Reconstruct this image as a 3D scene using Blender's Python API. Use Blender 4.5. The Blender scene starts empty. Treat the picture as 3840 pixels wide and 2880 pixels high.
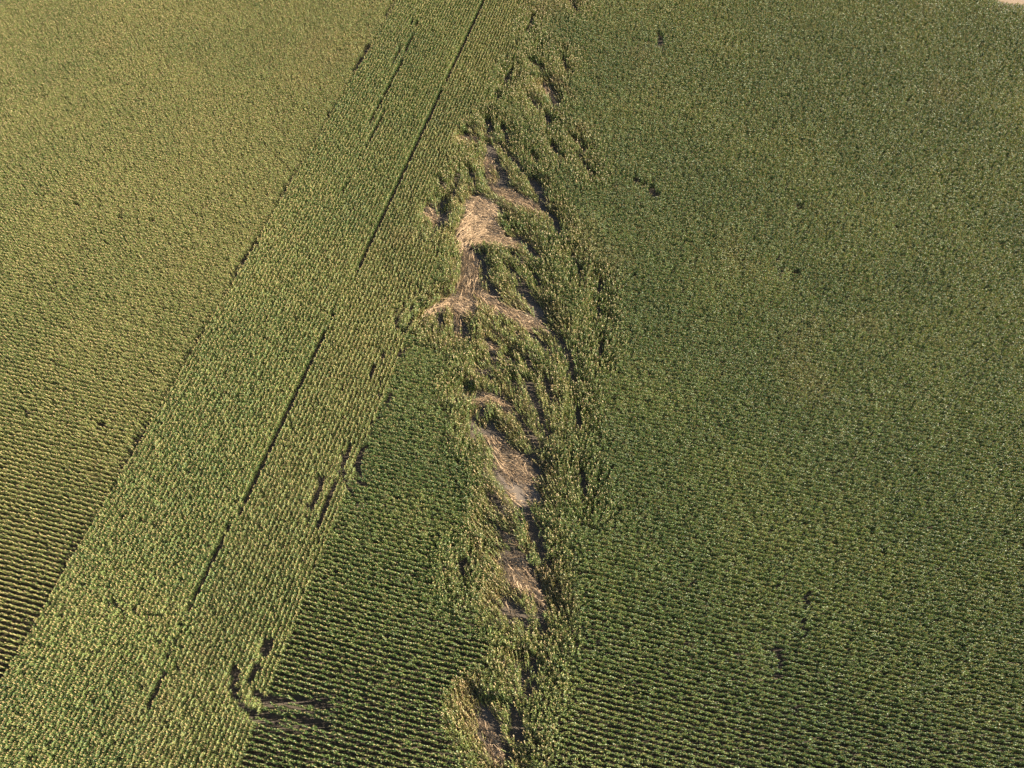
import bpy, math
import numpy as np
from mathutils import Vector

# ------------------------------------------------------------------ camera, sky, sun, exposure
scene = bpy.context.scene
FOC, PITCH, ALT = 1534.0 / 2212.0, math.radians(57.62), 115.0
cam_data = bpy.data.cameras.new("camera")
cam_data.sensor_width = 36.0
cam_data.lens = 36.0 * FOC
cam_data.clip_start, cam_data.clip_end = 1.0, 6000.0
cam = bpy.data.objects.new("camera", cam_data)
cam.location = (0, 0, ALT)
cam.rotation_euler = (math.radians(90) - PITCH, 0, 0)
scene.collection.objects.link(cam)
scene.camera = cam

SUN_EL = math.radians(23.5)
SUN_AZ = math.radians(6.0)        # measured from +X (right of the picture) towards +Y (far)
world = bpy.data.worlds.new("World")
scene.world = world
world.use_nodes = True
wn = world.node_tree.nodes
sky = wn.new("ShaderNodeTexSky")
sky.sky_type = 'NISHITA'
sky.sun_disc = False
sky.sun_elevation = SUN_EL
sky.sun_rotation = math.radians(90) - SUN_AZ
wn["Background"].inputs[1].default_value = 0.05
world.node_tree.links.new(sky.outputs[0], wn["Background"].inputs[0])
sun_data = bpy.data.lights.new("sun", 'SUN')
sun_data.energy = 5.0
sun_data.angle = math.radians(0.5)
sun_data.color = (1.0, 0.90, 0.72)
sun = bpy.data.objects.new("sun", sun_data)
sd = Vector((math.cos(SUN_EL) * math.cos(SUN_AZ), math.cos(SUN_EL) * math.sin(SUN_AZ), math.sin(SUN_EL)))
sun.rotation_euler = sd.to_track_quat('Z', 'Y').to_euler()
sun.location = sd * 300
scene.collection.objects.link(sun)
scene.view_settings.view_transform = 'Standard'
scene.view_settings.look = 'None'
scene.view_settings.gamma = 1.0
scene.view_settings.use_curve_mapping = False
scene.view_settings.exposure = 2.3
scene.cycles.max_bounces = 6
scene.cycles.diffuse_bounces = 3
scene.cycles.transmission_bounces = 4

rng = np.random.default_rng(7)

# ------------------------------------------------------------------ survey: where each mark of the photograph lies on the ground
def at(px, py, z):
    """Ground position (metres, at height z) of a point surveyed in the 3840 x 2880 photograph."""
    px = np.asarray(px, float) / 3840 - 0.5
    py = (np.asarray(py, float) - 1440) / 3840
    a, b = px / FOC, -py / FOC
    sp, cp = math.sin(PITCH), math.cos(PITCH)
    t = (z - ALT) / (-sp + b * cp)
    return np.stack([a * t, (cp + b * sp) * t], -1)

def to_pixel(p, z):
    sp, cp = math.sin(PITCH), math.cos(PITCH)
    x, y, h = p[:, 0], p[:, 1], z - ALT
    f = y * cp - h * sp
    u = y * sp + h * cp
    return np.stack([1920 + 3840 * FOC * x / f, 1440 - 3840 * FOC * u / f], -1)

TH = math.radians(13.43)
RT = np.array([math.sin(TH), math.cos(TH)])      # along the headland rows
RN = np.array([math.cos(TH), -math.sin(TH)])     # across them (the field rows run this way)
S_L, S_M, S_R = -78.75, -54.7, -39.4             # field edge / tramline / headland edge
ROW = 0.762

def value_noise(p, scale, seed):
    q = np.asarray(p) / scale
    i = np.floor(q).astype(np.int64)
    f = q - i
    f = f * f * (3 - 2 * f)
    def h(ix, iy):
        n = (ix * 374761393 + iy * 668265263 + seed * 974634721) & 0x7fffffff
        n = ((n ^ (n >> 13)) * 1274126177) & 0x7fffffff
        n = (n ^ (n >> 16)) & 0xffff
        return n / 65535.0
    a, b = h(i[:, 0], i[:, 1]), h(i[:, 0] + 1, i[:, 1])
    c, d = h(i[:, 0], i[:, 1] + 1), h(i[:, 0] + 1, i[:, 1] + 1)
    return (a * (1 - f[:, 0]) + b * f[:, 0]) * (1 - f[:, 1]) + (c * (1 - f[:, 0]) + d * f[:, 0]) * f[:, 1]

def fbm(p, scale, seed):
    return 0.55 * value_noise(p, scale, seed) + 0.3 * value_noise(p, scale / 2.3, seed + 11) + 0.15 * value_noise(p, scale / 5, seed + 23)

def crop(ox, oy, k):
    return lambda pts: [(ox + x / k, oy + y / k) for x, y in pts]
A = crop(1400, 400, 2.212); Bc = crop(1400, 1050, 2.212); Cc = crop(1500, 1700, 2.212)
Tc = crop(1200, 0, 2.212); Dc = crop(700, 2100, 2.212); Ec = crop(1600, 2400, 1.983)
Fc = crop(2200, 0, 1.349); Gc = crop(0, 2130, 2.212); Hc = crop(0, 0, 0.576); Kc = crop(2840, 2130, 2.212)
Lc = crop(0, 1400, 2.212)

# trenches in the blown crop: (survey points, width in metres)
TRENCH = [
 (A([(960,120),(975,240)]),1.1), (A([(1080,170),(1130,300)]),1.1),
 (A([(975,330),(1010,420),(1060,500),(1110,620)]),1.9),
 (A([(1050,320),(1130,390),(1200,470),(1270,570)]),1.2), (A([(1330,610),(1390,690),(1420,770),(1445,880)]),1.7),
 (A([(1320,400),(1380,470)]),1.0), (A([(1400,50),(1440,80),(1470,160)]),1.1), (A([(1490,320),(1560,430)]),0.9),
 (A([(1680,270),(1770,380)]),1.0), (A([(1720,400),(1770,500),(1830,590)]),1.0), (A([(1480,910),(1520,980),(1550,1060)]),1.7),
 (A([(1230,1090),(1330,1200),(1390,1260)]),1.7), (A([(700,560),(680,680),(650,760)]),0.9), (A([(800,560),(860,670)]),1.5),
 (A([(540,600),(590,690)]),0.9), (A([(575,780),(555,850)]),0.9), (A([(590,900),(560,970),(500,1020)]),1.7),
 (A([(725,950),(700,1030),(670,1110)]),0.8), (A([(880,1230),(920,1330),(940,1410)]),1.5), (A([(945,1450),(1000,1510),(1050,1590)]),1.3),
 (A([(1000,950),(1080,1020),(1140,1080)]),1.2), (A([(1140,1340),(1220,1430),(1320,1560)]),1.0),
 (A([(1180,1220),(1260,1310)]),1.1), (A([(1340,1400),(1410,1500)]),0.9), (A([(1660,1240),(1700,1330),(1720,1440)]),0.7),
 (A([(1000,790),(1080,860)]),1.0),
 (Bc([(1890,20),(1885,120)]),0.9), (Bc([(1870,210),(1880,340)]),0.8), (Bc([(1890,540),(1870,670)]),0.9),
 (Bc([(1230,80),(1320,180),(1400,280),(1440,390)]),1.7), (Bc([(1510,430),(1590,560),(1650,700),(1680,890)]),1.15),
 (Bc([(1330,440),(1420,520),(1500,660)]),0.9), (Bc([(1430,830),(1480,980),(1530,1040)]),1.0),
 (Bc([(1290,860),(1340,980),(1390,1100),(1430,1220),(1450,1320)]),1.3), (Bc([(1220,1150),(1330,1330),(1390,1440)]),1.0),
 (Bc([(990,1210),(1060,1280),(1130,1330)]),1.0), (Bc([(850,1190),(845,1350)]),1.2), (Bc([(880,1050),(920,1160)]),1.0),
 (Bc([(1310,1480),(1360,1560),(1400,1650)]),1.6), (Bc([(760,370),(790,500)]),1.5), (Bc([(510,270),(550,420)]),1.3),
 (Bc([(1020,650),(1080,750)]),1.3), (Bc([(960,760),(1020,860)]),0.9), (Bc([(870,720),(920,810)]),0.9),
 (Bc([(1130,640),(1220,700)]),0.8), (Bc([(1690,1040),(1705,1140),(1720,1250)]),0.7),
 (Bc([(640,250),(690,330),(690,470)]),0.8), (Bc([(1060,330),(1110,410)]),0.9), (Bc([(1200,420),(1215,500)]),0.8),
 (Bc([(1290,640),(1340,760)]),0.8), (Bc([(1180,860),(1220,940)]),0.7), (Bc([(740,900),(770,990)]),0.7),
 (Cc([(1130,60),(1180,210)]),1.3), (Cc([(1060,190),(1130,330),(1180,430)]),1.5), (Cc([(800,380),(850,440),(900,500)]),1.2),
 (Cc([(990,400),(1050,470),(1110,570),(1140,680),(1190,760)]),1.2), (Cc([(1150,700),(1190,830),(1220,970)]),1.2),
 (Cc([(1070,960),(1130,1130),(1180,1230),(1220,1320)]),1.4), (Cc([(910,1270),(980,1330),(1040,1400)]),1.1), (Cc([(1030,1390),(1110,1520)]),0.9),
 (Cc([(1160,1370),(1200,1460),(1240,1540)]),0.9), (Cc([(1520,190),(1530,300),(1550,400)]),0.7), (Cc([(525,900),(530,1070)]),0.9),
 (Ec([(450,570),(500,640),(560,730),(620,900)]),1.3), (Ec([(650,540),(690,650),(720,770)]),1.1), (Ec([(800,160),(810,400)]),0.6),
 (Ec([(700,200),(740,330),(760,450)]),0.7),
 (Tc([(2080,0),(2110,50),(2150,110)]),1.2), (Tc([(1770,130),(1745,200),(1720,290)]),1.0), (Tc([(1600,570),(1550,660),(1510,750)]),0.9),
 (Tc([(1790,520),(1830,560),(1860,570)]),1.6), (Tc([(1880,700),(1930,780),(1985,880)]),1.5), (Tc([(1760,830),(1840,900)]),1.1),
 (Tc([(1880,960),(1930,1050)]),0.8), (Tc([(1390,1010),(1415,1110)]),1.0), (Tc([(1520,1060),(1570,1180)]),1.0), (Tc([(1220,1115),(1330,1165)]),0.9),
 (Tc([(1990,450),(2060,590)]),0.7), (Tc([(2110,1150),(2190,1230)]),0.7), (Tc([(1830,380),(1800,420)]),0.8), (Tc([(1460,780),(1480,830)]),0.8),
 (Fc([(365,180),(380,240)]),1.3), (Fc([(240,208),(300,222),(370,235)]),0.6), (Fc([(240,915),(300,950)]),0.9), (Fc([(325,965),(350,995)]),1.5),
 (Fc([(1060,1035),(1070,1060)]),0.8), (Fc([(75,1430),(65,1500)]),0.8), (Fc([(960,1320),(985,1290)]),0.5), (Fc([(940,1360),(1070,1390)]),0.5),
 (Kc([(420,200),(410,320)]),0.35), (Kc([(380,450),(390,560)]),0.35), (Kc([(155,870),(180,960)]),0.4), (Kc([(170,680),(180,800)]),0.5), (Kc([(330,1150),(310,1200)]),0.5),
]
N_FLOW = len(TRENCH) - 14
# wheel ruts and missing stretches in the standing rows
RUT = [
 (Dc([(720,670),(690,730),(650,800)]),0.9), (Dc([(590,890),(560,960),(540,1020)]),1.1), (Dc([(430,880),(400,960),(395,1080)]),1.1),
 (Dc([(450,1210),(500,1255),(560,1290),(650,1305),(750,1340)]),1.0), (Dc([(900,1325),(1030,1355),(1170,1400)]),1.1),
 (Dc([(570,1100),(610,1130),(660,1160),(750,1160),(850,1175)]),1.1), (Dc([(930,1150),(1050,1190),(1200,1215)]),1.2), (Dc([(395,1080),(410,1140),(450,1210)]),0.5),
 (Hc([(755,965),(742,1000),(740,1025)]),0.9), (Hc([(740,1025),(752,1050),(765,1072)]),0.6), (Hc([(790,968),(774,1005),(777,1040)]),1.0),
 (Hc([(777,1042),(795,1054),(815,1058)]),0.7), (Hc([(772,1088),(792,1090)]),0.7), (Hc([(697,1035),(683,1068),(670,1100)]),0.9), (Hc([(728,1045),(710,1085),(690,1140)]),0.9),
 (Hc([(580,1385),(570,1410)]),0.8),
 (Hc([(320,915),(292,963),(262,1012)]),0.8), (Hc([(553,523),(528,563),(505,600)]),0.9), (Hc([(799,98),(783,126),(766,157)]),1.3), (Hc([(853,0),(833,40)]),1.1),
 (Hc([(725,228),(712,250),(700,270)]),0.7), (Hc([(640,370),(605,430)]),0.7), (Hc([(445,705),(425,738),(410,770)]),0.6),
 (Hc([(905,50),(880,108),(862,150)]),0.55), (Hc([(862,150),(830,215),(800,270)]),0.45), (Hc([(840,235),(780,340),(740,420)]),0.4), (Hc([(893,48),(850,140)]),0.4),
 (Gc([(900,310),(960,290)]),0.7), (Gc([(970,315),(1060,335),(1150,355)]),0.4), (Gc([(1200,390),(1300,405),(1450,400)]),0.35),
 (Bc([(290,560),(240,610),(200,650)]),0.9), (Bc([(150,950),(110,1060)]),0.9), (Bc([(80,1080),(40,1150),(0,1210)]),0.5),
 (Hc([(830,765),(795,820)]),0.5), (Hc([(855,840),(835,880)]),0.5), (Hc([(1108,150),(1085,195)]),0.6),
 (Lc([(640,1380),(520,1640)]),0.7),
]
# tramline between the two headland strips: (survey points, width)
TRAM = [
 (Hc([(1050,0),(1003,98),(965,180)]),0.95), (Hc([(955,200),(925,265)]),0.5), (Hc([(925,265),(900,318),(846,436),(765,600)]),0.85),
 (Hc([(765,600),(690,752),(620,900)]),0.75), (Hc([(620,900),(600,940),(552,1040)]),1.35), (Hc([(552,1040),(480,1180),(420,1310),(360,1440),(322,1525)]),0.95),
]
# irregular thin spots in the left field
SPARSE = [Hc([(0,395),(120,425),(330,485)]), Lc([(130,280),(300,330),(550,390),(680,410),(850,450)]), Fc([(600,1310),(1100,1400)]), Hc([(0,55),(110,80),(200,100)])]

# flattened patches: outline, lie of the stalks, label, density, dryness, ground cover
PATCH = [
 (A([(920,400),(975,390),(1000,470),(1010,560),(990,640),(940,600),(930,500)]), A([(950,400),(960,520),(990,630)]), "narrow orange tan strip of flattened stalks at the top of the trail", 9, .75),
 (A([(770,830),(830,730),(930,725),(1000,790),(1045,850),(1060,930),(960,930),(860,880),(780,870)]), A([(760,800),(900,830),(1060,900)]), "pale cream fan of flattened stalks, the brightest patch of the trail", 13, 1.0),
 (A([(980,640),(1080,640),(1220,710),(1350,800),(1420,890),(1330,870),(1200,830),(1080,760),(1000,700)]), A([(980,650),(1200,730),(1410,870)]), "brownish curved wing of flattened stalks right of the pale fan", 11, .72),
 (A([(740,890),(860,890),(1000,940),(1060,1020),(1110,1080),(1240,1140),(1130,1150),(1000,1140),(880,1150),(760,1165),(680,1120),(720,990)]), A([(690,1130),(820,1060),(960,1050),(1230,1140)]), "wide tan arch of combed stalks just below the pale fan", 12, .85),
 (A([(700,1150),(830,1180),(880,1290),(870,1400),(910,1500),(860,1640),(720,1660),(690,1500),(740,1300)]), A([(740,1170),(790,1350),(800,1640)]), "long brown strip of flattened stalks running down to the tan bowl", 10, .75),
 (A([(440,830),(500,830),(540,880),(530,930),(480,950),(430,910)]), A([(430,850),(480,890),(540,930)]), "small round tan patch alone among the headland rows", 10, .9),
 (Bc([(390,320),(460,230),(580,165),(700,125),(830,150),(850,230),(830,280),(720,270),(600,235),(500,265),(420,340)]), Bc([(390,320),(560,190),(700,180),(840,270)]), "tan bowl shaped patch of crossed stalks with a long left tail", 13, .9),
 (Bc([(870,50),(960,110),(1060,180),(1200,240),(1340,310),(1430,400),(1300,390),(1160,310),(1040,260),(940,200),(860,120)]), Bc([(870,60),(1020,190),(1220,290),(1420,400)]), "long tan plume of combed stalks curving down to the right", 12, .88),
 (Bc([(955,510),(1010,520),(1090,590),(1040,595),(970,560)]), Bc([(950,510),(1090,595)]), "short tan streak of bent stalks below the long plume", 9, .8),
 (Bc([(690,290),(740,300),(730,400),(720,490),(680,490),(690,390)]), Bc([(715,290),(700,490)]), "short rusty streak of bent stalks under the tan bowl", 8, .7),
 (Bc([(820,960),(920,935),(1040,960),(1140,1020),(1210,1110),(1120,1090),(1010,1040),(900,1010),(830,1030)]), Bc([(820,990),(1000,990),(1200,1100)]), "olive brown band of combed stalks crossing the middle of the trail", 11, .62),
 (Bc([(900,1225),(1000,1275),(1100,1330),(1190,1400),(1300,1500),(1350,1600),(1370,1670),(1200,1640),(1060,1590),(1015,1520),(1030,1440),(960,1330)]), Bc([(900,1225),(1080,1370),(1340,1650)]), "large brown patch of strewn stalks just above the bare soil", 8, .8),
 (Cc([(830,610),(880,640),(960,700),(1030,780),(960,760),(870,690)]), Cc([(820,610),(920,700),(1030,780)]), "small rusty brown streak of bent stalks below the bare soil", 8, .65),
 (Cc([(870,860),(960,780),(1060,850),(1110,980),(1140,1090),(1190,1210),(1080,1170),(970,1140),(910,1020)]), Cc([(860,820),(990,980),(1170,1220)]), "pinkish tan leaf shaped patch low in the trail", 10, .85),
 (Cc([(885,1260),(920,1275),(990,1390),(960,1400),(900,1310)]), Cc([(890,1260),(980,1400)]), "thin brown streak of bent stalks near the foot of the trail", 8, .7),
 (Ec([(385,545),(440,590),(500,700),(570,830),(610,950),(530,930),(460,780),(400,640)]), Ec([(390,540),(470,700),(590,950)]), "orange tan streak at the bottom edge of the trail", 9, .8),
 (Cc([(790,120),(860,95),(1000,125),(1080,205),(1170,400),(1040,430),(940,345),(880,275)]), Cc([(790,110),(960,250),(1150,430)]), "few broken stalks strewn across the bare grey soil", 1.6, .95),
 (Tc([(1850,690),(1900,690),(1960,800),(1990,880),(1930,850),(1870,770)]), Tc([(1850,690),(1980,880)]), "small dark brown hollow of bent stalks high in the trail", 7, .7),
 (Tc([(1180,1130),(1240,1110),(1330,1150),(1340,1180),(1250,1165)]), Tc([(1180,1135),(1340,1175)]), "thin brown arc of bent stalks at the upper left of the trail", 7, .75),
]

def segs(lines, z):
    P0, P1, Wd, Ix = [], [], [], []
    for k, (pts, w) in enumerate(lines):
        g = at([p[0] for p in pts], [p[1] for p in pts], z)
        for i in range(len(g) - 1):
            P0.append(g[i]); P1.append(g[i + 1]); Wd.append(w); Ix.append(k)
    return np.array(P0), np.array(P1), np.array(Wd), np.array(Ix)

def seg_dist(p, a, b):
    d = b - a
    t = np.clip(((p - a) @ d) / max(d @ d, 1e-9), 0, 1)
    return np.linalg.norm(p - (a + t[:, None] * d), axis=1)

def inside(p, poly):
    r = np.zeros(len(p), bool)
    j = len(poly) - 1
    for i in range(len(poly)):
        xi, yi = poly[i]; xj, yj = poly[j]
        c = ((yi > p[:, 1]) != (yj > p[:, 1])) & (p[:, 0] < (xj - xi) * (p[:, 1] - yi) / (yj - yi + 1e-12) + xi)
        r ^= c
        j = i
    return r

def near_cut(p, lines, z, rag, extra=0.0):
    """True where a plant stands in one of the trenches; rag (0..1 per plant) frays the edges."""
    out = np.zeros(len(p), bool)
    P0, P1, Wd, Ix = segs(lines, z)
    for a, b, w in zip(P0, P1, Wd):
        lo, hi = np.minimum(a, b) - w, np.maximum(a, b) + w
        m = np.where((p[:, 0] > lo[0]) & (p[:, 0] < hi[0]) & (p[:, 1] > lo[1]) & (p[:, 1] < hi[1]))[0]
        if len(m):
            out[m] |= seg_dist(p[m], a, b) < w * 0.5 * (0.75 + 0.6 * rag[m]) + extra
    return out

# ------------------------------------------------------------------ materials
def new_mat(name):
    m = bpy.data.materials.new(name)
    m.use_nodes = True
    nt = m.node_tree
    for n in list(nt.nodes):
        nt.nodes.remove(n)
    return m, nt

def node(nt, kind, **kw):
    n = nt.nodes.new(kind)
    for k, v in kw.items():
        setattr(n, k, v)
    return n

def ramp(nt, fac, stops):
    r = node(nt, "ShaderNodeValToRGB")
    e = r.color_ramp.elements
    while len(e) < len(stops):
        e.new(0.5)
    for el, (pos, col) in zip(e, stops):
        el.position = pos
        el.color = (*col, 1)
    nt.links.new(fac, r.inputs[0])
    return r.outputs[0]

def math_node(nt, op, a, b):
    n = node(nt, "ShaderNodeMath", operation=op)
    for i, v in enumerate((a, b)):
        if isinstance(v, (int, float)):
            n.inputs[i].default_value = v
        else:
            nt.links.new(v, n.inputs[i])
    return n.outputs[0]

def mix_col(nt, fac, a, b, blend='MIX'):
    n = node(nt, "ShaderNodeMix", data_type='RGBA', blend_type=blend)
    for k, v in ((0, fac), (6, a), (7, b)):
        if isinstance(v, (int, float)):
            n.inputs[k].default_value = v
        elif isinstance(v, tuple):
            n.inputs[k].default_value = (*v, 1)
        else:
            nt.links.new(v, n.inputs[k])
    return n.outputs[2]

def leafy(name, stops, dry_col, transl=0.28, rough=0.5, dryness=True):
    """Leaf material: hue from the leaf's own number, the plant's own tint and dryness, and slow changes over the field."""
    m, nt = new_mat(name)
    leaf = node(nt, "ShaderNodeAttribute", attribute_name="leaf").outputs["Fac"]
    tint = node(nt, "ShaderNodeAttribute", attribute_type='INSTANCER', attribute_name="tint").outputs["Fac"]
    dry = node(nt, "ShaderNodeAttribute", attribute_type='INSTANCER', attribute_name="dry").outputs["Fac"]
    f = math_node(nt, 'ADD', math_node(nt, 'MULTIPLY', leaf, 0.5), math_node(nt, 'MULTIPLY', tint, 0.5))
    col = ramp(nt, f, stops)
    if dryness:
        d = math_node(nt, 'MULTIPLY', dry, math_node(nt, 'ADD', 0.45, leaf))
        d = node(nt, "ShaderNodeClamp").outputs[0] if False else d
        col = mix_col(nt, d, col, dry_col)
    bs = node(nt, "ShaderNodeBsdfPrincipled")
    nt.links.new(col, bs.inputs["Base Color"])
    bs.inputs["Roughness"].default_value = rough
    bs.inputs["Specular IOR Level"].default_value = 0.45
    tr = node(nt, "ShaderNodeBsdfTranslucent")
    nt.links.new(mix_col(nt, 1.0, col, (1.0, 1.0, 0.55), 'MULTIPLY'), tr.inputs["Color"])
    mx = node(nt, "ShaderNodeMixShader")
    mx.inputs[0].default_value = transl
    nt.links.new(bs.outputs[0], mx.inputs[1])
    nt.links.new(tr.outputs[0], mx.inputs[2])
    out = node(nt, "ShaderNodeOutputMaterial")
    nt.links.new(mx.outputs[0], out.inputs[0])
    return m

GREEN = [(0.0, (0.050, 0.090, 0.030)), (0.35, (0.092, 0.142, 0.036)), (0.65, (0.155, 0.195, 0.050)), (1.0, (0.270, 0.260, 0.085))]
M_LEAF = leafy("maize_leaf", GREEN, (0.34, 0.235, 0.115))
M_TASSEL = leafy("maize_tassel", [(0.0, (0.22, 0.17, 0.075)), (1.0, (0.40, 0.29, 0.15))], (0.40, 0.27, 0.15), 0.15)
M_STALK = leafy("maize_stalk", [(0.0, (0.12, 0.13, 0.045)), (1.0, (0.24, 0.20, 0.08))], (0.36, 0.26, 0.14), 0.0)
M_FLAT = leafy("lodged_stalk", [(0.0, (0.07, 0.075, 0.03)), (0.28, (0.15, 0.105, 0.055)), (0.6, (0.24, 0.155, 0.082)), (1.0, (0.46, 0.32, 0.19))], (0.4, 0.3, 0.2), 0.08, 0.6, dryness=False)

def soil_mat(name, dark, light, scale=0.6):
    m, nt = new_mat(name)
    pos = node(nt, "ShaderNodeNewGeometry").outputs["Position"]
    n1 = node(nt, "ShaderNodeTexNoise"); n1.inputs["Scale"].default_value = scale; n1.inputs["Detail"].default_value = 8; n1.inputs["Roughness"].default_value = 0.7
    n2 = node(nt, "ShaderNodeTexNoise"); n2.inputs["Scale"].default_value = 7; n2.inputs["Detail"].default_value = 6
    nt.links.new(pos, n1.inputs["Vector"]); nt.links.new(pos, n2.inputs["Vector"])
    col = ramp(nt, n1.outputs[0], [(0.3, dark), (0.7, light)])
    col = mix_col(nt, 0.5, col, ramp(nt, n2.outputs[0], [(0.35, dark), (0.65, light)]))
    bs = node(nt, "ShaderNodeBsdfPrincipled")
    bs.inputs["Roughness"].default_value = 0.95
    nt.links.new(col, bs.inputs["Base Color"])
    bp = node(nt, "ShaderNodeBump"); bp.inputs["Strength"].default_value = 0.8; bp.inputs["Distance"].default_value = 0.08
    nt.links.new(n2.outputs[0], bp.inputs["Height"]); nt.links.new(bp.outputs[0], bs.inputs["Normal"])
    out = node(nt, "ShaderNodeOutputMaterial")
    nt.links.new(bs.outputs[0], out.inputs[0])
    return m

M_SOIL = soil_mat("field_soil", (0.055, 0.040, 0.028), (0.10, 0.075, 0.052))
M_BARE = soil_mat("bare_soil", (0.105, 0.080, 0.060), (0.15, 0.115, 0.086), 0.35)
M_RUT = soil_mat("rut_soil", (0.04, 0.03, 0.022), (0.07, 0.052, 0.038))  # pressed soil, darkened further to paint the shade in the gaps
M_TAN = soil_mat("dry_ground", (0.13, 0.085, 0.05), (0.22, 0.15, 0.09), 0.3)

def mesh_object(name, verts, faces, mats, mat_index=None, leaf=None, link=True):
    me = bpy.data.meshes.new(name)
    me.from_pydata(verts, [], faces)
    for m in mats:
        me.materials.append(m)
    if mat_index is not None:
        me.polygons.foreach_set("material_index", np.asarray(mat_index, np.int32))
    if leaf is not None:
        a = me.attributes.new("leaf", 'FLOAT', 'FACE')
        a.data.foreach_set("value", np.asarray(leaf, np.float32))
    me.update()
    o = bpy.data.objects.new(name, me)
    if link:
        scene.collection.objects.link(o)
    return o

def tag(o, label=None, cat=None, group=None, kind=None):
    for k, v in (("label", label), ("category", cat), ("group", group), ("kind", kind)):
        if v:
            o[k] = v
    return o

# ------------------------------------------------------------------ ground
G = 900.0
ground = mesh_object("ground", [(-G, -G, 0), (G, -G, 0), (G, G * 1.4, 0), (-G, G * 1.4, 0)], [(0, 1, 2, 3)], [M_SOIL])
tag(ground, "dark brown field soil between the maize rows", "ground", kind="structure")

def sheet(name, poly2d, z, mat, label):
    o = mesh_object(name, [(x, y, z) for x, y in poly2d], [tuple(range(len(poly2d)))], [mat])
    tag(o, label, name.replace("_", " "), kind="structure")
    return o

soil_px = Cc([(770,100),(860,80),(1010,110),(1100,205),(1190,420),(1040,450),(930,350),(870,280)])
sheet("bare_soil", at([p[0] for p in soil_px], [p[1] for p in soil_px], 0.0), 0.004, M_BARE, "bare grey brown soil laid open in the trail")
# dry ground past the far right corner of the crop
far_edge = [(3735, -30), (3745, 6), (3790, 14), (3840, 20), (4300, 60)]
FAR = at([p[0] for p in far_edge], [p[1] for p in far_edge], 2.0)
far_poly = list(map(tuple, at([p[0] for p in far_edge], [p[1] for p in far_edge], 0.0))) + [(330, 210), (330, 330), (150, 330)]
sheet("dry_ground", far_poly, 0.004, M_TAN, "pinkish tan dry ground past the far right corner of the crop")

# ------------------------------------------------------------------ maize plants
def plant_geo(r, verts, faces, mi, lf, ox, height=2.3):
    def quad_strip(pts, widths, side, m, val):
        base = len(verts)
        for p, w in zip(pts, widths):
            verts.append(tuple(p + side * w)); verts.append(tuple(p - side * w))
        for i in range(len(pts) - 1):
            a = base + 2 * i
            faces.append((a, a + 1, a + 3, a + 2)); mi.append(m); lf.append(val)
    o = np.array([ox, r.normal(0, .03), 0.0])
    top = o + np.array([r.normal(0, .06), r.normal(0, .06), height * .86])
    quad_strip([o, top], [0.016, 0.012], np.array([1.0, 0, 0]), 2, r.random())
    quad_strip([o, top], [0.016, 0.012], np.array([0, 1.0, 0]), 2, r.random())
    az = r.normal(0, .5)
    n = 9
    for i in range(n):
        az = math.pi * i + r.normal(0, .42)
        f = 0.22 + 0.74 * i / (n - 1)
        b = o + (top - o) * f
        ln = (0.62 - 0.30 * abs(f - 0.55)) * r.uniform(.8, 1.15)
        e0 = math.radians(r.uniform(58, 78) + (6 if i > 5 else 0))
        d = np.array([math.cos(az), math.sin(az), 0])
        side = np.array([-math.sin(az), math.cos(az), r.normal(0, .35)])
        pts, e, p = [b], e0, b
        for k in range(3):
            p = p + (d * math.cos(e) + np.array([0, 0, math.sin(e)])) * ln / 3
            pts.append(p)
            e -= math.radians(r.uniform(22, 46))
        val = min(1, max(0, r.normal(.5, .25) + (.35 if i < 3 else 0)))
        quad_strip(pts, [0.035, 0.065, 0.055, 0.008], side, 0, val)
    for k in range(3):
        a2 = r.uniform(0, 6.28)
        d = np.array([math.cos(a2) * .35, math.sin(a2) * .35, 1])
        quad_strip([top, top + d * .30], [0.02, 0.035], np.array([-math.sin(a2), math.cos(a2), 0]), 1, r.random())

def make_protos(n, offsets, tag_name):
    out = []
    for k in range(n):
        r = np.random.default_rng(100 + k + 50 * len(offsets))
        v, f, mi, lf = [], [], [], []
        for ox in offsets:
            plant_geo(r, v, f, mi, lf, ox + r.normal(0, .03), r.uniform(2.3, 2.7))
        out.append(mesh_object(tag_name, v, f, [M_LEAF, M_TASSEL, M_STALK], mi, lf, link=False))
    return out

PAIR = make_protos(10, (-0.1, 0.1), "maize_pair")
SINGLE = make_protos(8, (0.0,), "maize_single")

def scatter_group(protos, name):
    ng = bpy.data.node_groups.new(name, 'GeometryNodeTree')
    ng.interface.new_socket("Geometry", in_out='INPUT', socket_type='NodeSocketGeometry')
    ng.interface.new_socket("Geometry", in_out='OUTPUT', socket_type='NodeSocketGeometry')
    gi, go = ng.nodes.new("NodeGroupInput"), ng.nodes.new("NodeGroupOutput")
    jn = ng.nodes.new("GeometryNodeJoinGeometry")
    for p in reversed(protos):
        oi = ng.nodes.new("GeometryNodeObjectInfo")
        oi.inputs["Object"].default_value = p
        oi.inputs["As Instance"].default_value = False
        gti = ng.nodes.new("GeometryNodeGeometryToInstance")
        ng.links.new(oi.outputs["Geometry"], gti.inputs[0])
        ng.links.new(gti.outputs[0], jn.inputs[0])
    iop = ng.nodes.new("GeometryNodeInstanceOnPoints")
    ng.links.new(gi.outputs[0], iop.inputs["Points"])
    ng.links.new(jn.outputs[0], iop.inputs["Instance"])
    iop.inputs["Pick Instance"].default_value = True
    for nm, typ, sock in (("kindex", 'INT', "Instance Index"), ("turn", 'FLOAT_VECTOR', "Rotation"), ("size", 'FLOAT_VECTOR', "Scale")):
        na = ng.nodes.new("GeometryNodeInputNamedAttribute")
        na.data_type = typ
        na.inputs["Name"].default_value = nm
        ng.links.new(na.outputs["Attribute"], iop.inputs[sock])
    ng.links.new(iop.outputs[0], go.inputs[0])
    return ng

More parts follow.
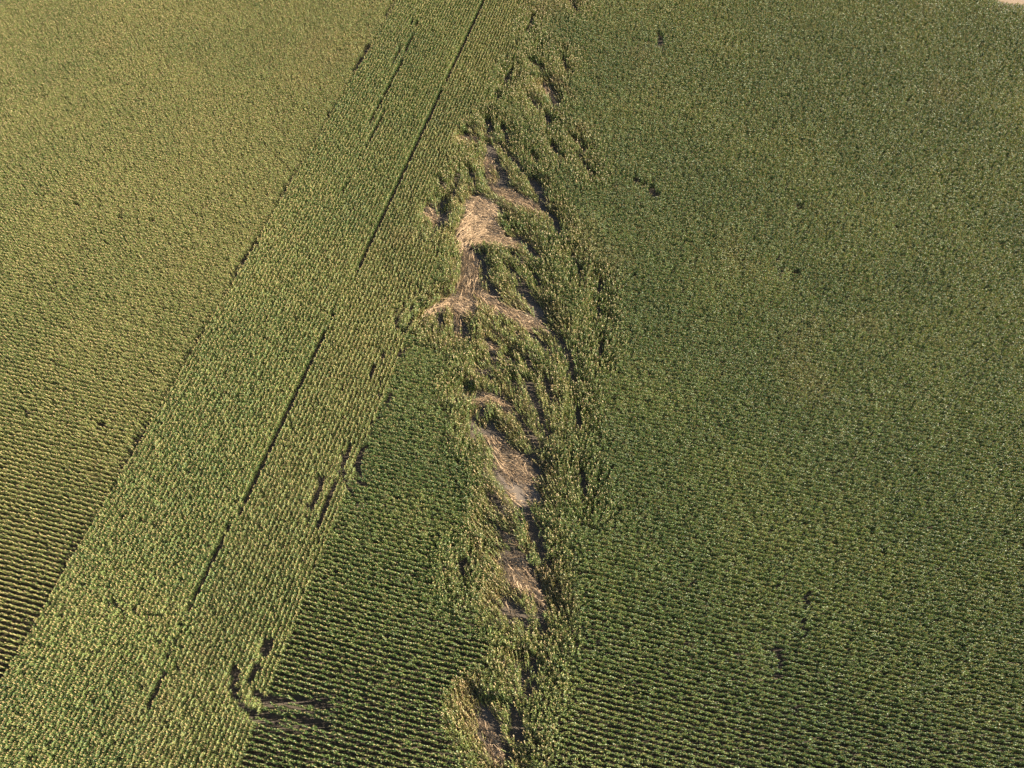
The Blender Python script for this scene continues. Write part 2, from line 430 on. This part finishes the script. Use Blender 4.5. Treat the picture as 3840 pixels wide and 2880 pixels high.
NG_PAIR, NG_SINGLE = scatter_group(PAIR, "scatter_pairs"), scatter_group(SINGLE, "scatter_singles")

def eulers(yaw, tilt, direction):
    """Euler XYZ of: turn by yaw about the stalk, then lean by tilt towards direction."""
    cy_, sy_ = np.cos(yaw), np.sin(yaw)
    ax, ay = -np.sin(direction), np.cos(direction)
    c, s = np.cos(tilt), np.sin(tilt)
    T = np.empty((len(yaw), 3, 3))
    T[:, 0, 0] = c + ax * ax * (1 - c); T[:, 0, 1] = ax * ay * (1 - c); T[:, 0, 2] = ay * s
    T[:, 1, 0] = ax * ay * (1 - c); T[:, 1, 1] = c + ay * ay * (1 - c); T[:, 1, 2] = -ax * s
    T[:, 2, 0] = -ay * s; T[:, 2, 1] = ax * s; T[:, 2, 2] = c
    Z = np.zeros_like(T)
    Z[:, 0, 0] = cy_; Z[:, 0, 1] = -sy_; Z[:, 1, 0] = sy_; Z[:, 1, 1] = cy_; Z[:, 2, 2] = 1
    M = T @ Z
    return np.stack([np.arctan2(M[:, 2, 1], M[:, 2, 2]), -np.arcsin(np.clip(M[:, 2, 0], -1, 1)), np.arctan2(M[:, 1, 0], M[:, 0, 0])], -1)

def scatter(name, ng, nvar, pos, rot, size, tint, dry, label, cat):
    me = bpy.data.meshes.new(name)
    n = len(pos)
    me.vertices.add(n)
    me.vertices.foreach_set("co", np.c_[pos, np.zeros(n)].astype(np.float32).ravel())
    for nm, typ, dat, key in (("kindex", 'INT', rng.integers(0, nvar, n).astype(np.int32), "value"), ("turn", 'FLOAT_VECTOR', rot, "vector"),
                              ("size", 'FLOAT_VECTOR', size, "vector"), ("tint", 'FLOAT', tint, "value"), ("dry", 'FLOAT', dry, "value")):
        a = me.attributes.new(nm, typ, 'POINT')
        a.data.foreach_set(key, dat.ravel() if typ == 'INT' else np.asarray(dat, np.float32).ravel())
    me.update()
    for m in (M_LEAF, M_TASSEL, M_STALK):
        me.materials.append(m)
    o = bpy.data.objects.new(name, me)
    scene.collection.objects.link(o)
    md = o.modifiers.new("scatter", 'NODES')
    md.node_group = ng
    return tag(o, label, cat, kind="stuff")

# ------------------------------------------------------------------ where the plants stand
def in_view(p, margin):
    q = to_pixel(p, 1.0)
    front = p[:, 1] > -20
    return front & (q[:, 0] > -margin) & (q[:, 0] < 3840 + margin) & (q[:, 1] > -margin) & (q[:, 1] < 2880 + margin)

def lattice(along, across, s0, s1, t0, t1, step):
    """Rows run along `along`; s is across them."""
    rows = np.arange(s0 + ROW / 2, s1, ROW)
    k = np.arange(t0, t1, step)
    S, T = np.meshgrid(rows, k, indexing='ij')
    T = T + rng.uniform(0, step, S.shape[0])[:, None]
    p = S[..., None] * across + T[..., None] * along
    return p.reshape(-1, 2)

STEP = 0.40
fields = {}
head = lattice(RT, RN, S_L, S_R, -30, 235, STEP)
cross = lattice(RN, RT, -60, 260, -190, 215, STEP)
sN = cross @ RN
blocks = {
 "left": cross[sN < S_L - 0.1], "right": cross[sN > S_R + 0.1],
 "strip_l": head[(head @ RN) < S_M], "strip_r": head[(head @ RN) >= S_M],
}

FLOW0, FLOW1, FLOWW, FLOWI = segs(TRENCH[:N_FLOW] + [(p[1], 1.5) for p in PATCH], 1.0)
fd = FLOW1 - FLOW0
fl = np.linalg.norm(fd, axis=1)
fd = fd / fl[:, None]
fd[fd[:, 1] < 0] *= -1
fm = (FLOW0 + FLOW1) / 2

def flow(p):
    """Lean direction and strength of the blown zone at p."""
    d = np.zeros((len(p), 2)); w = np.zeros(len(p)); best = np.full(len(p), 1e9)
    for a, b, dr in zip(FLOW0, FLOW1, fd):
        m = np.where((np.abs(p[:, 0] - (a[0] + b[0]) / 2) < 22) & (np.abs(p[:, 1] - (a[1] + b[1]) / 2) < 24))[0]
        if not len(m):
            continue
        r = seg_dist(p[m], a, b)
        k = np.exp(-(r / 3.0) ** 2)
        d[m] += k[:, None] * dr; w[m] += k
        best[m] = np.minimum(best[m], r)
    ang = np.where(w > 1e-6, np.arctan2(d[:, 1], d[:, 0]), math.radians(100))
    return ang, best

polys = [at([q[0] for q in P[0]], [q[1] for q in P[0]], 0.6) for P in PATCH]
def in_patch(p):
    r = np.zeros(len(p), bool)
    for g in polys:
        lo, hi = g.min(0), g.max(0)
        m = np.where((p[:, 0] > lo[0]) & (p[:, 0] < hi[0]) & (p[:, 1] > lo[1]) & (p[:, 1] < hi[1]))[0]
        if len(m):
            r[m] |= inside(p[m], g)
    return r

def in_far(p):
    q = to_pixel(p, 2.0)
    edge = np.interp(q[:, 0], [f[0] for f in far_edge], [f[1] for f in far_edge])
    return (q[:, 0] > 3735) & (q[:, 1] < edge)

NAMES = {
 "left": ("yellow green maize field left of the headland, tinted paler as the sunlit side, in rows across the slope", "maize field"),
 "strip_l": ("fresh green headland strip of maize between the field edge and the dark tramline", "maize strip"),
 "strip_r": ("olive brown headland strip of maize right of the dark tramline", "maize strip"),
 "right": ("green standing maize field filling the right side, tinted darker as the shaded side", "maize field"),
}
def tints(p, key):
    t = 0.50 + 0.9 * (fbm(p, 14, 3) - 0.5) + 0.5 * (fbm(p, 45, 4) - 0.5) + rng.normal(0, .16, len(p))
    dry = np.clip((fbm(p, 18, 5) - 0.66) * 1.0, 0, .3) + np.clip(rng.normal(-.05, .12, len(p)), 0, .5)
    if key == "left":
        t += .32; dry += .08  # raised tint paints the sunlit look of this side
    elif key == "strip_l":
        t -= .02
        edge = np.exp(-np.clip(S_M - (p @ RN), 0, 50) / 1.6)
        t += .10 * edge; dry *= (1 - .8 * edge)  # lighter tint paints the sunlit crop wall along the tramline
    elif key == "strip_r":
        dry += .10 * fbm(p, 30, 8) + .03
    elif key == "right":
        t -= .24  # lowered tint paints the shaded row sides seen here
    return np.clip(t, 0, 1), np.clip(dry, 0, 1)

near_edge_pts = []
lean_parts = []
for key, p in blocks.items():
    p = p[in_view(p, 330)]
    p = p[~in_far(p)]
    rag = rng.random(len(p))
    keep = ~near_cut(p, TRENCH, 1.2, rag, .2) & ~near_cut(p, RUT, 1.2, rag, -.02) & ~near_cut(p, TRAM, 1.2, rag * .5 + .2, -.16) & ~in_patch(p) & ~in_patch(p + np.array([0, .6])) & ~in_patch(p + np.array([0, 1.2]))
    keep &= rng.random(len(p)) > 0.012
    for sp in SPARSE:
        a0, a1, _, _ = segs([(sp, 1)], 1.0)
        dd = np.min([seg_dist(p, a, b) for a, b in zip(a0, a1)], axis=0)
        keep &= ~((dd < 1.6) & (value_noise(p, 0.9, 31) > 0.84))
    p = p[keep]
    ang, dist = flow(p)
    blown = np.exp(-(dist / 4.2) ** 2)
    if key in ("left", "strip_l"):
        blown[:] = 0
    if key == "strip_r":
        blown *= np.clip((p @ RN - (S_R - 8.5)) / 5, 0, 1)
    lz = blown > 0.22
    # plants of the blown zone go to one object of leaning crop
    if lz.any():
        lean_parts.append((p[lz], ang[lz], blown[lz], key))
    p, ang, blown = p[~lz], ang[~lz], blown[~lz]
    n = len(p)
    rowdir = math.atan2(RT[1], RT[0]) if key.startswith("strip") else math.atan2(RN[1], RN[0])
    yaw = rowdir + math.pi * rng.integers(0, 2, n) + rng.normal(0, .12, n)
    sway = 0.04 if key != "right" else 0.06
    far = np.clip((p[:, 1] - 60) / 80, 0, 1) if key == "right" else 0
    tilt = np.abs(rng.normal(0, sway, n)) + .13 * far * fbm(p, 4, 61) + .5 * blown * fbm(p, 3, 62)
    dirn = np.where(rng.random(n) < .5, rng.uniform(0, 6.28, n), math.radians(95) + rng.normal(0, .5, n))
    jit = 0.04 + (0.10 * far if key == "right" else 0) + .5 * blown
    p = p + rng.normal(0, 1, (n, 2)) * np.asarray(jit)[..., None] * .7
    hgt = 0.93 + .12 * fbm(p, 9, 71) + rng.normal(0, .06, n)
    size = np.stack([np.full(n, 1.0) * rng.uniform(.92, 1.1, n), rng.uniform(.55, .78, n), hgt], -1)
    t, dry = tints(p, key)
    blocks[key] = (p, yaw, tilt, dirn, size, t, dry)

# the 280 plants that show largest stand as objects of their own, along the lower edge
cand = []
for key in ("left", "strip_l", "strip_r", "right"):
    p = blocks[key][0]
    q = to_pixel(p, 1.8)
    m = np.where((q[:, 1] > 2770) & (q[:, 1] < 2862) & (q[:, 0] > 30) & (q[:, 0] < 3810))[0]
    cand += [(2880 - q[i, 1] + abs(q[i, 0] - 1920) * .01 + rng.random() * 20, key, i) for i in m]
cand.sort(key=lambda c: c[0])
picked = cand[:140]
drop = {k: np.zeros(len(blocks[k][0]), bool) for k in blocks}
single_plants = []
for _, key, i in picked:
    drop[key][i] = True
    p, yaw, tilt, dirn, size, t, dry = (a[i] for a in blocks[key])
    for sgn in (-.1, .1):
        single_plants.append((p + sgn * np.array([math.cos(yaw), math.sin(yaw)]), rng.uniform(0, 6.28), tilt, dirn, size, t, dry))

for key, val in blocks.items():
    k = ~drop[key]
    p, yaw, tilt, dirn, size, t, dry = (a[k] for a in val)
    scatter("maize_crop", NG_PAIR, len(PAIR), p, eulers(yaw, tilt, dirn), size, t, dry, *NAMES[key])

base_plants = {}
for j, (p, yaw, tilt, dirn, size, t, dry) in enumerate(single_plants):
    v = j % len(SINGLE)
    o = bpy.data.objects.new("maize_plant", SINGLE[v].data)
    e = eulers(np.array([yaw]), np.array([tilt]), np.array([dirn]))[0]
    o.location = (p[0], p[1], 0)
    o.rotation_euler = tuple(e)
    o.scale = tuple(size)
    o["tint"], o["dry"] = float(t), float(dry)
    scene.collection.objects.link(o)
    tag(o, "upright green maize plant in the nearest rows along the lower edge", "maize plant", "maize plants along the lower edge")

# leaning crop: every plant on its own
lp, la, lb = [], [], []
for p, a, b, key in lean_parts:
    off = np.array([[-.1, 0], [.1, 0]])
    for o_ in off:
        lp.append(p + o_ + rng.normal(0, .16, p.shape) * (0.5 + b[:, None])); la.append(a); lb.append(b)
lp, la, lb = np.concatenate(lp), np.concatenate(la), np.concatenate(lb)
n = len(lp)
brown = np.zeros(n)
for P_ in PATCH:
    if P_[3] > 3:
        a0, a1, _, _ = segs([(P_[1], 1)], .5)
        brown = np.maximum(brown, P_[4] * np.exp(-(np.min([seg_dist(lp, a, b) for a, b in zip(a0, a1)], axis=0) / 5.0) ** 2))
cf, sf = np.cos(la), np.sin(la)
comb = value_noise(np.stack([(lp[:, 0] * cf + lp[:, 1] * sf) / 5, (-lp[:, 0] * sf + lp[:, 1] * cf)], -1), 1.1, 86)   # strands that run with the lean
clump = .5 * fbm(lp, 2.6, 81) + .5 * comb
tilt = np.clip(lb * (0.2 + 1.4 * np.clip(clump - .2, 0, 1)) + .75 * brown * (clump > .38), 0, 1.35) + np.abs(rng.normal(0, .10, n))
dirn = la + rng.normal(0, .22, n) + 1.0 * (fbm(lp, 5, 82) - .5)
t, dry = tints(lp, "right")
dry = np.clip(dry + .30 * lb * np.clip(fbm(lp, 5, 83) - .35, 0, 1) + np.where(rng.random(n) < .06 * lb, .5, 0) + .95 * brown * np.clip(.35 + 1.3 * (comb - .5) + .8 * (fbm(lp, 3, 87) - .5), 0, 1), 0, 1)
t = np.clip(t + .10 * lb, 0, 1)
hgt = 1.0 + rng.normal(0, .07, n)
size = np.stack([rng.uniform(.85, 1.05, n), rng.uniform(.85, 1.05, n), hgt], -1)
scatter("leaning_crop", NG_SINGLE, len(SINGLE), lp, eulers(rng.uniform(0, 6.28, n), tilt, dirn), size, t, dry,
        "green maize leaning and combed by the wind along the trail", "leaning maize")

# ------------------------------------------------------------------ flattened patches
def lie_of(p, spine):
    g = at([q[0] for q in spine], [q[1] for q in spine], 0.4)
    d = np.zeros_like(p)
    for a, b in zip(g[:-1], g[1:]):
        k = np.exp(-(seg_dist(p, a, b) / 1.5) ** 2) + 1e-9
        v = (b - a) / np.linalg.norm(b - a)
        d += k[:, None] * v
    return np.arctan2(d[:, 1], d[:, 0])

for (outline, spine, label, dens, dryness), g in zip(PATCH, polys):
    lo, hi = g.min(0) - .3, g.max(0) + .3
    n = int(np.prod(hi - lo) * dens * .75)
    p = rng.uniform(lo, hi, (n, 2))
    n_out = n
    wob = np.stack([fbm(p, 1.5, 91) - .5, fbm(p, 1.5, 92) - .5], -1) * 1.2
    p = p[inside(p + wob, g)]
    p = p - np.array([0, 1.3]) * rng.random((len(p), 1)) ** 1.5
    n = len(p)
    head_ = lie_of(p, spine) + rng.normal(0, .20, n) + 1.1 * (fbm(p, 2.2, 93) - .5) + math.pi * (rng.random(n) < .15)
    ln = rng.uniform(1.5, 2.5, n)
    z0 = rng.uniform(.03, .22, n) + .9 * fbm(p, 1.4, 94) ** 1.5 * (dens > 3)
    rise = rng.normal(.04, .10, n)
    v, f, lf = [], [], []
    l0 = lie_of(p, spine)
    wander = p + 0.8 * np.stack([fbm(p, 3, 96), fbm(p, 3, 97)], -1)
    sl = np.stack([(wander[:, 0] * np.cos(l0) + wander[:, 1] * np.sin(l0)) / 5, -wander[:, 0] * np.sin(l0) + wander[:, 1] * np.cos(l0)], -1)
    mixv = np.clip(rng.normal(dryness - .36, .20, n) + .8 * (fbm(sl, .8, 98) - .5) + .7 * (fbm(p, 2.5, 95) - .5), 0, 1)
    for i in range(n):
        d = np.array([math.cos(head_[i]), math.sin(head_[i])]); s = np.array([-d[1], d[0]])
        def strip(base, dd, L, w, za, zb, val):
            ss = np.array([-dd[1], dd[0]])
            b = len(v)
            mid = base + dd * L * .5 + ss * rng.normal(0, .06)
            end = base + dd * L
            zm = (za + zb) / 2 + .05
            for q, zz, ww in ((base, za, w), (mid, zm, w * 1.1), (end, zb, w * .5)):
                v.append((q[0] + ss[0] * ww, q[1] + ss[1] * ww, max(zz, .012) + .02))
                v.append((q[0] - ss[0] * ww, q[1] - ss[1] * ww, max(zz, .012) - .004))
            f.append((b, b + 1, b + 3, b + 2)); f.append((b + 2, b + 3, b + 5, b + 4))
            lf.extend((val, val))
        zb = z0[i] + rise[i] * ln[i]
        strip(p[i] - d * ln[i] * .5, d, ln[i], rng.uniform(.022, .04), z0[i], zb, mixv[i])
        for _ in range(3):                      # the plant's limp leaves
            a2 = head_[i] + rng.normal(0, .5)
            c = p[i] + d * rng.uniform(-.3, .45) * ln[i]
            strip(c, np.array([math.cos(a2), math.sin(a2)]), rng.uniform(.4, .8), rng.uniform(.025, .05),
                  z0[i] + rng.uniform(0, .12), z0[i] + rng.uniform(-.08, .1), np.clip(mixv[i] + rng.normal(-.05, .2), 0, 1))
    o = mesh_object("flattened_patch", v, f, [M_FLAT], None, lf)
    c = g.mean(0)
    o.data.transform(__import__("mathutils").Matrix.Translation((-c[0], -c[1], 0)))
    o.location = (c[0], c[1], 0)
    o["tint"] = float(dryness)
    tag(o, label, "flattened patch", "flattened patches along the trail")

# wheel ruts: pressed soil strips on the ground, coloured darker for the shade there
def rut_sheet(lines, name, label):
    v, f = [], []
    for pts, w in lines:
        g = at([q[0] for q in pts], [q[1] for q in pts], 1.2)
        tv = np.gradient(g, axis=0)
        tv /= np.linalg.norm(tv, axis=1)[:, None]
        s = np.stack([-tv[:, 1], tv[:, 0]], -1) * .3
        b = len(v)
        for q, ss in zip(g, s):
            v.append((*(q + ss), .004)); v.append((*(q - ss), .004))
        for i in range(len(g) - 1):
            f.append((b + 2 * i, b + 2 * i + 1, b + 2 * i + 3, b + 2 * i + 2))
    tag(mesh_object(name, v, f, [M_RUT]), label, "wheel rut", kind="structure")

rut_sheet(RUT[0:8], "wheel_rut", "dark curved wheel ruts turning across the rows near the lower edge")
rut_sheet(RUT[8:13], "wheel_rut", "small curved wheel ruts at the headland corner further up")
rut_sheet(TRAM, "tramline", "long tramline of bare soil, darkened for the shade in it, between the two headland strips")
print("pairs", sum(int((~drop[k]).sum()) for k in drop), "leaning", len(lp), "ground corners", at([0, 3840], [0, 2880], 0))
